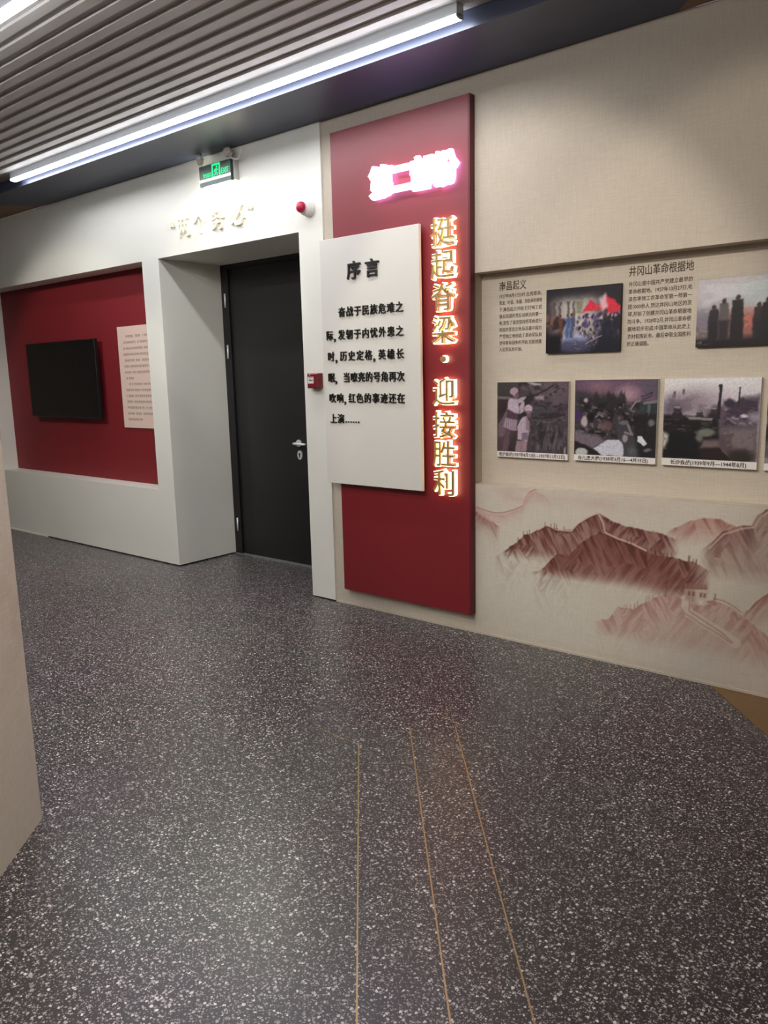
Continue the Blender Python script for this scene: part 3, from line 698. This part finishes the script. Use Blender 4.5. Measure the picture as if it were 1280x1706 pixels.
# ------------------------------------------------------------------ pictures
PY = 0.088
def picture(label, x0, x1, z0, z1, pic, caption=None, capx=None, cat='photograph', group=None, edge='photoedge', cap_h=0.032):
    t = thing('mounted_photograph' if cat == 'photograph' else 'mounted_painting', label, cat, ((x0 + x1) / 2, SD, z0), group)
    MB().box(x0, x1, PY, SD - 0.0005, z0, z1).build('backing_board', M[edge], t)
    zb = z0 + (cap_h if caption is not None else 0.0)
    pic.I = pic.I[::-1]   # rows were painted top down
    pic.mesh('print', (x0 + 0.0005, PY - 0.0008, zb), (x1 - x0 - 0.001, 0, 0), (0, 0, z1 - zb - 0.0005), M['photo'], t)
    if caption:
        c = MB().box(x0 + 0.0005, x1 - 0.0005, PY - 0.0008, PY, z0 + 0.0005, zb).build('caption_strip', M['label'], t)
        o, _ = textline('caption_text', caption, capx[0], capx[1], z0 + cap_h * 0.52, cap_h * 0.72, PY - 0.0009, M['ink'], c, bold=0.02)
    elif caption == '':
        MB().box(x0 + 0.0005, x1 - 0.0005, PY - 0.0008, PY, z0 + 0.0005, zb).build('caption_strip', M['label'], t)
    attach(t)

def photo_soldiers():
    P = Pic(150, 145, 83, 1165, 165, 1215, (72, 62, 66), 21, warp=0.02)
    P.mottle((44, 38, 40), 260, 200, .5, .8); P.mottle((104, 92, 94), 120, 160, .55, .45)
    P.ell(180, 500, 170, 260, (56, 44, 44), .5, .8); P.ell(180, 240, 150, 110, (66, 66, 62), .5, .8); P.poly([(83, 370), (290, 380), (290, 425), (83, 415)], (112, 104, 100), 12)
    P.mottle((124, 100, 100), 60, 50, .58, .6, (420, 170, 800, 330, 60)); P.poly([(540, 170), (770, 190), (770, 225), (650, 215)], (172, 160, 170), 8)
    P.ell(1040, 330, 170, 230, (104, 88, 96), .6, .7); P.ell(760, 640, 170, 110, (66, 62, 66), .5, .8); P.ell(860, 300, 120, 110, (110, 96, 102), .6, .5)
    P.mottle((98, 94, 98), 40, 300, .52, .6, (640, 800, 1150, 1210, 80), .15); P.mottle((46, 42, 46), 45, 260, .55, .8, (600, 760, 1150, 1210, 60), -.1)
    P.poly([(680, 380), (800, 365), (805, 430), (680, 420)], (150, 136, 142), 18)
    P.line([(520, 400), (700, 350), (940, 225)], 12, (52, 40, 46)); P.line([(630, 690), (830, 700), (1130, 640)], 9, (48, 44, 46)); P.line([(640, 730), (900, 760), (1140, 650)], 7, (104, 92, 98), .7)
    P.mottle((120, 112, 116), 30, 60, .6, .5, (600, 700, 1160, 1215, 60), .3); P.mottle((40, 34, 38), 70, 40, .6, .6, (560, 170, 1160, 800, 60))
    P.line([(1130, 1120), (1115, 1215)], 12, (160, 150, 150), .8)
    # rear figure at the left, two soldiers
    P.poly([(190, 660), (240, 560), (270, 760), (190, 980), (100, 1000), (95, 800)], (112, 92, 98), 10); P.poly([(100, 1000), (190, 1010), (150, 1215), (90, 1215)], (84, 66, 70), 10)
    P.poly([(215, 880), (370, 890), (310, 1040), (240, 1215), (150, 1215), (190, 1060)], (98, 76, 82), 8); P.poly([(300, 900), (380, 900), (400, 1100), (360, 1215), (250, 1215)], (60, 46, 50), 10, .6)
    P.poly([(215, 700), (400, 715), (385, 890), (290, 885), (180, 840)], (158, 140, 150), 8)
    for k in range(5): P.line([(240 + k * 30, 720), (225 + k * 34, 870)], 4, (116, 98, 108), .7)
    P.poly([(245, 590), (420, 630), (400, 730), (230, 700)], (84, 62, 76), 8)
    P.poly([(290, 400), (400, 410), (430, 520), (430, 640), (330, 610), (245, 570), (255, 460)], (182, 164, 176), 10)
    P.poly([(400, 430), (470, 390), (540, 375), (520, 410), (480, 470), (420, 490)], (172, 154, 164), 6); P.poly([(430, 560), (480, 450), (515, 460), (500, 600), (440, 640)], (176, 158, 170), 6)
    P.poly([(330, 350), (410, 350), (405, 410), (350, 420)], (120, 94, 102), 8); P.ell(350, 300, 62, 58, (168, 142, 156)); P.ell(400, 350, 30, 35, (106, 80, 88), .3)
    P.poly([(480, 690), (540, 670), (590, 760), (590, 900), (560, 1060), (410, 1020), (405, 830)], (178, 158, 168), 8); P.poly([(540, 690), (600, 760), (600, 900), (540, 880)], (140, 118, 128), 8)
    P.poly([(470, 930), (570, 920), (570, 1020), (480, 1045)], (120, 102, 116), 8)
    P.poly([(400, 1050), (560, 1045), (545, 1215), (370, 1215)], (150, 124, 130), 8); P.line([(470, 1070), (460, 1215)], 5, (110, 88, 94), .7)
    P.poly([(540, 610), (620, 610), (610, 690), (550, 690)], (112, 86, 92), 8); P.ell(572, 560, 64, 58, (186, 162, 176)); P.line([(515, 600), (650, 605)], 8, (112, 88, 94))
    P.grain(.3, 16); return P
def photo_rubble():
    P = Pic(150, 140, 60, 1160, 110, 1120, (62, 56, 60), 22, warp=0.03)
    P.poly([(60, 100), (1160, 100), (1160, 420), (700, 400), (560, 300), (60, 240)], (104, 80, 98), 40); P.ell(400, 200, 160, 90, (136, 102, 112), .6, .7); P.ell(790, 300, 130, 90, (172, 140, 148), .7, .9); P.ell(1080, 200, 120, 100, (88, 82, 92), .5, .8)
    q = random.Random(5)
    for k in range(18):
        x = 150 + k * 34; h = q.uniform(250, 360); P.poly([(x - 30, 560), (x - 24, h + 50), (x, h), (x + 26, h + 70), (x + 34, 560)], (44, 40, 42), 10, .85)
    P.mottle((30, 26, 28), 110, 90, .5, .8, (60, 380, 1160, 900, 60)); P.mottle((112, 104, 106), 45, 40, .6, .8, (60, 400, 1160, 900, 60)); P.mottle((128, 96, 108), 60, 60, .64, .5, (60, 450, 900, 900, 60))
    P.line([(960, 330), (1100, 285), (1080, 330), (980, 375)], 8, (54, 48, 52)); P.poly([(930, 430), (1160, 390), (1160, 560), (930, 520)], (50, 60, 60), 20, .8); P.line([(1060, 450), (1055, 580)], 16, (92, 100, 98), .8); P.poly([(980, 410), (1160, 370), (1155, 410), (990, 440)], (132, 126, 130), 8, .8)
    P.ell(100, 590, 60, 70, (66, 48, 84), .4); P.ell(200, 660, 50, 75, (176, 160, 158), .25); P.ell(215, 380, 28, 28, (168, 150, 150), .3); P.ell(290, 600, 50, 70, (30, 24, 28), .4)
    P.ell(500, 720, 100, 70, (110, 84, 84), .4, .8); P.line([(350, 610), (400, 575), (470, 600)], 8, (142, 132, 130), .8); P.line([(820, 500), (880, 400), (930, 390)], 9, (150, 140, 140), .8)
    P.poly([(60, 800), (420, 860), (480, 930), (330, 1030), (60, 960)], (118, 106, 114), 25, .9)
    P.poly([(330, 1030), (520, 910), (700, 900), (760, 980), (740, 1120), (460, 1120)], (198, 196, 206), 8); P.line([(420, 990), (600, 1000), (700, 940)], 4, (164, 162, 172), .6)
    P.poly([(60, 930), (200, 980), (360, 1060), (430, 1110), (60, 1100)], (40, 34, 34), 10); P.ell(165, 1085, 90, 55, (186, 186, 180), .15)
    P.poly([(650, 660), (790, 650), (880, 850), (960, 1060), (930, 1120), (760, 1120), (740, 960), (660, 880)], (66, 64, 68), 10); P.line([(790, 700), (860, 830), (760, 800)], 16, (128, 122, 122)); P.ell(735, 670, 55, 30, (104, 98, 98), .2); P.ell(760, 880, 40, 45, (150, 142, 144), .3); P.ell(860, 1050, 60, 60, (92, 98, 98), .5, .8)
    P.poly([(880, 560), (1160, 560), (1160, 1120), (960, 1120), (880, 820)], (32, 30, 32), 30, .85); P.poly([(925, 850), (975, 845), (1045, 935), (1010, 970), (925, 915)], (216, 214, 222), 6); P.ell(1095, 670, 40, 40, (110, 104, 108), .4); P.ell(1060, 1025, 50, 20, (112, 108, 112), .4)
    P.grain(.32, 14); return P
def photo_smoke():
    P = Pic(150, 130, 75, 1170, 85, 1010, (200, 190, 194), 23, warp=0.025)
    P.mix(np.clip((330 - P.V) / 240, 0, 1) * .9, (226, 222, 220)); P.ell(480, 330, 260, 130, (168, 150, 158), .7, .8); P.ell(300, 400, 260, 120, (128, 112, 124), .7, .8)
    P.mottle((120, 106, 112), 90, 60, .5, .7, (75, 250, 700, 520, 80)); P.ell(170, 440, 120, 90, (92, 80, 96), .6, .7)
    P.poly([(560, 500), (650, 400), (780, 380), (830, 320), (880, 400), (980, 300), (1170, 270), (1170, 1010), (560, 1010)], (92, 78, 88), 30)
    P.mottle((150, 140, 146), 80, 24, .55, .8, (760, 380, 1170, 620, 40), .3); P.mottle((60, 48, 62), 120, 60, .5, .8, (760, 300, 1170, 640, 40)); P.ell(850, 370, 60, 50, (58, 48, 62), .3); P.ell(975, 345, 34, 44, (62, 58, 62), .3); P.ell(1010, 510, 40, 22, (206, 196, 204), .4); P.ell(1120, 520, 70, 50, (156, 146, 156), .5, .8)
    P.poly([(75, 500), (300, 500), (720, 540), (760, 1010), (75, 1010)], (32, 28, 30), 16); P.mottle((72, 66, 66), 80, 24, .56, .8, (75, 520, 760, 720, 30))
    for x, y, r in ((240, 440, 48), (510, 480, 36), (670, 450, 40), (200, 245, 24), (305, 220, 18)):
        if r < 30: P.poly([(x - r * .9, y + r * 2.4), (x - r * .6, y), (x + r * .6, y), (x + r * 1.0, y + r * 2.4)], (92, 80, 86), 8, .8); P.ell(x, y, r * .6, r * .7, (84, 72, 78), .3); continue
        P.poly([(x - r * 1.9, y + r * 2.2), (x - r, y + r * .6), (x + r, y + r * .5), (x + r * 2, y + r * 2.2)], (44, 38, 44), 6); P.ell(x, y, r, r, (60, 50, 54), .15)
        if r > 30: P.ell(x - 3, y - r * .55, r * .8, r * .35, (158, 146, 150), .3, .8)
    P.poly([(340, 515), (660, 535), (655, 560), (400, 550)], (136, 130, 128), 5); P.poly([(715, 160), (752, 160), (745, 540), (706, 540)], (40, 34, 38), 5); P.poly([(936, 185), (956, 180), (944, 380), (925, 382)], (44, 38, 44), 5)
    P.poly([(75, 700), (180, 740), (200, 820), (75, 900)], (196, 196, 180), 20, .9); P.mottle((110, 112, 84), 50, 30, .55, .7, (75, 720, 210, 960, 20))
    P.ell(590, 700, 110, 45, (120, 124, 108), .3, .9); P.ell(510, 760, 40, 45, (120, 122, 116), .4, .8); P.poly([(560, 780), (740, 780), (760, 860), (520, 880)], (132, 112, 108), 20, .8)
    P.poly([(760, 660), (1140, 640), (1140, 930), (1000, 900), (800, 830)], (122, 108, 108), 30, .9); P.mottle((82, 68, 70), 120, 50, .5, .7, (740, 650, 1140, 960, 40), -.4); P.line([(760, 880), (900, 990)], 12, (150, 132, 124), .8)
    P.ell(980, 960, 150, 80, (50, 44, 38), .4); P.poly([(520, 880), (760, 870), (900, 1010), (560, 1010)], (44, 32, 34), 12); P.poly([(160, 700), (440, 690), (520, 1010), (100, 1010)], (26, 26, 28), 20)
    P.grain(.22, 14); return P
def photo_dark():
    P = Pic(60, 60, 0, 1, 0, 1, (96, 90, 88), 24); P.mottle((40, 36, 36), .3, .3, .45, .9); P.mottle((150, 144, 140), .2, .12, .6, .6); P.grain(.5, .05); return P
def painting_crowd():
    """plain stand-in: dim hall, pale glow, dabs of a crowd, red patches"""
    P = Pic(150, 125, 0, 1, 0, 1, (38, 30, 34), 25, warp=0.045)
    P.mix(.95 * np.exp(-(((P.U - .42) / .34) ** 4 + ((P.V - .45) / .36) ** 4)), (186, 178, 168)); P.mix(np.clip((.2 - P.V) / .14, 0, 1) * .9, (34, 28, 32))
    for x in (.10, .18, .30, .37): P.poly([(x, .2), (x + .03, .2), (x + .03, .6), (x, .6)], (74, 62, 58), .01, .8)
    P.poly([(.42, .2), (.5, .2), (.5, .4), (.42, .4)], (112, 108, 84), .02, .7)
    for x, y, s_ in ((.60, .30, .09), (.80, .26, .12), (.9, .34, .1)): P.poly([(x - s_, y + s_), (x, y - s_), (x + s_ * 1.1, y - s_ * .2), (x + s_, y + s_ * .7)], (206, 44, 62), .015)
    P.poly([(.72, .2), (.8, .12), (.84, .34), (.76, .4)], (216, 196, 198), .02, .8)
    q = random.Random(8)
    for k in range(170):
        x = q.uniform(.42, 1.0); y = .40 + q.random() * .38 + (1 - x) * .10; c = q.choice([(196, 176, 176), (96, 84, 130), (52, 44, 60), (60, 50, 90), (168, 140, 140), (36, 32, 42)])
        P.ell(x, y, .016, .030, c, .5, .85)
    for k in range(22):
        x = q.uniform(.0, .26); y = q.uniform(.45, .62); P.ell(x, y, .03, .05, q.choice([(80, 60, 54), (50, 38, 36), (120, 88, 76), (36, 28, 28)]), .4, .9)
    P.ell(.36, .80, .20, .09, (168, 170, 196), .3); P.ell(.40, .90, .28, .10, (70, 68, 92), .4, .9)
    for x, c in ((.21, (96, 60, 56)), (.30, (66, 92, 140)), (.36, (70, 76, 110))):
        P.poly([(x - .03, .46), (x + .03, .46), (x + .025, .78), (x - .02, .78)], c, .02); P.ell(x, .42, .018, .026, (88, 60, 54), .2)
    P.mix(np.clip((P.V - .78) / .2, 0, 1) * np.clip((P.U - .55) / .2, 0, 1), (26, 24, 34)); P.mix(np.clip((P.V - .65) / .1, 0, 1) * np.clip((.24 - P.U) / .05, 0, 1), (24, 20, 22))
    P.poly([(.75, .55), (.98, .5), (1, 1), (.7, 1)], (30, 30, 40), .03, .9); P.line([(.55, .88), (.76, .76)], .008, (150, 150, 160), .8)
    P.mottle((140, 134, 150), .03, .02, .64, .6, (.3, .8, .75, 1, .05)); P.grain(.3, .014); return P
def painting_mist():
    """plain stand-in: misty grey sky over a dark group of standing people"""
    P = Pic(150, 110, 0, 1, 0, 1, (186, 178, 180), 26, warp=0.025)
    P.mix(np.clip((P.V - .25) / .4, 0, 1) * .8, (132, 122, 130)); P.mottle((206, 204, 204), .4, .12, .5, .6, (0, 0, 1, .6, .1)); P.ell(.6, .3, .2, .2, (178, 190, 186), .7, .7)
    P.ell(.1, .62, .22, .16, (122, 112, 122), .5, .8); P.ell(.48, .70, .22, .22, (152, 88, 76), .5, .85); P.mottle((196, 110, 92), .06, .06, .52, .8, (.3, .45, .8, .85, .05))
    P.mix(np.clip((P.V - .82) / .1, 0, 1), (30, 24, 22)); P.mottle((110, 96, 86), .05, .05, .5, .8, (-.1, .68, .16, .98, .04))
    for x, h, w_, c in ((.17, .36, .050, (44, 36, 42)), (.27, .28, .052, (92, 82, 80)), (.40, .24, .058, (32, 26, 28)), (.60, .36, .045, (50, 40, 42)), (.68, .30, .055, (36, 30, 32)), (.78, .38, .05, (46, 38, 36)), (.88, .33, .05, (64, 56, 52))):
        P.poly([(x - w_ * .8, h + .09), (x + w_ * .8, h + .08), (x + w_ * 1.1, .6), (x + w_, .9), (x - w_, .9), (x - w_ * 1.1, .6)], c, .010)
        P.poly([(x - w_, .62), (x + w_, .62), (x + w_ * .9, .95), (x - w_ * .9, .95)], (34, 28, 32), .02, .8)
        P.ell(x, h + .060, .022, .040, (62, 46, 42), .3)
    P.grain(.15, .016); return P

picture('colourful crowd painting with red flags, at the left of the recess', -1.994, -1.590, 1.590, 1.913, painting_crowd(), cat='painting', edge='darkedge')
picture('misty painting of dark standing people, cut by the right edge of the picture', -1.224, -0.780, 1.592, 1.893, painting_mist(), cat='painting', edge='darkedge')
G = 'captioned war photographs in the lower row of the recess'
picture('photograph of two soldiers in helmets, leftmost of the lower row', -2.288, -1.858, 1.032, 1.444, photo_soldiers(), '淞沪会战(1937年8月13日—1937年11月12日)', (-2.276, -1.872), group=G)
picture('photograph of soldiers in rubble with a white sheet, second of the lower row', -1.822, -1.391, 1.035, 1.450, photo_rubble(), '台儿庄大捷(1938年3月16—4月15日)', (-1.798, -1.428), group=G)
picture('photograph of a smoky battlefield with two black posts, third of the lower row', -1.360, -0.928, 1.036, 1.450, photo_smoke(), '长沙会战(1939年9月—1944年8月)', (-1.318, -0.972), group=G, cap_h=0.035)
picture('dark photograph mostly cut off by the right edge, fourth of the lower row', -0.898, -0.466, 1.036, 1.450, photo_dark(), '', group=G)
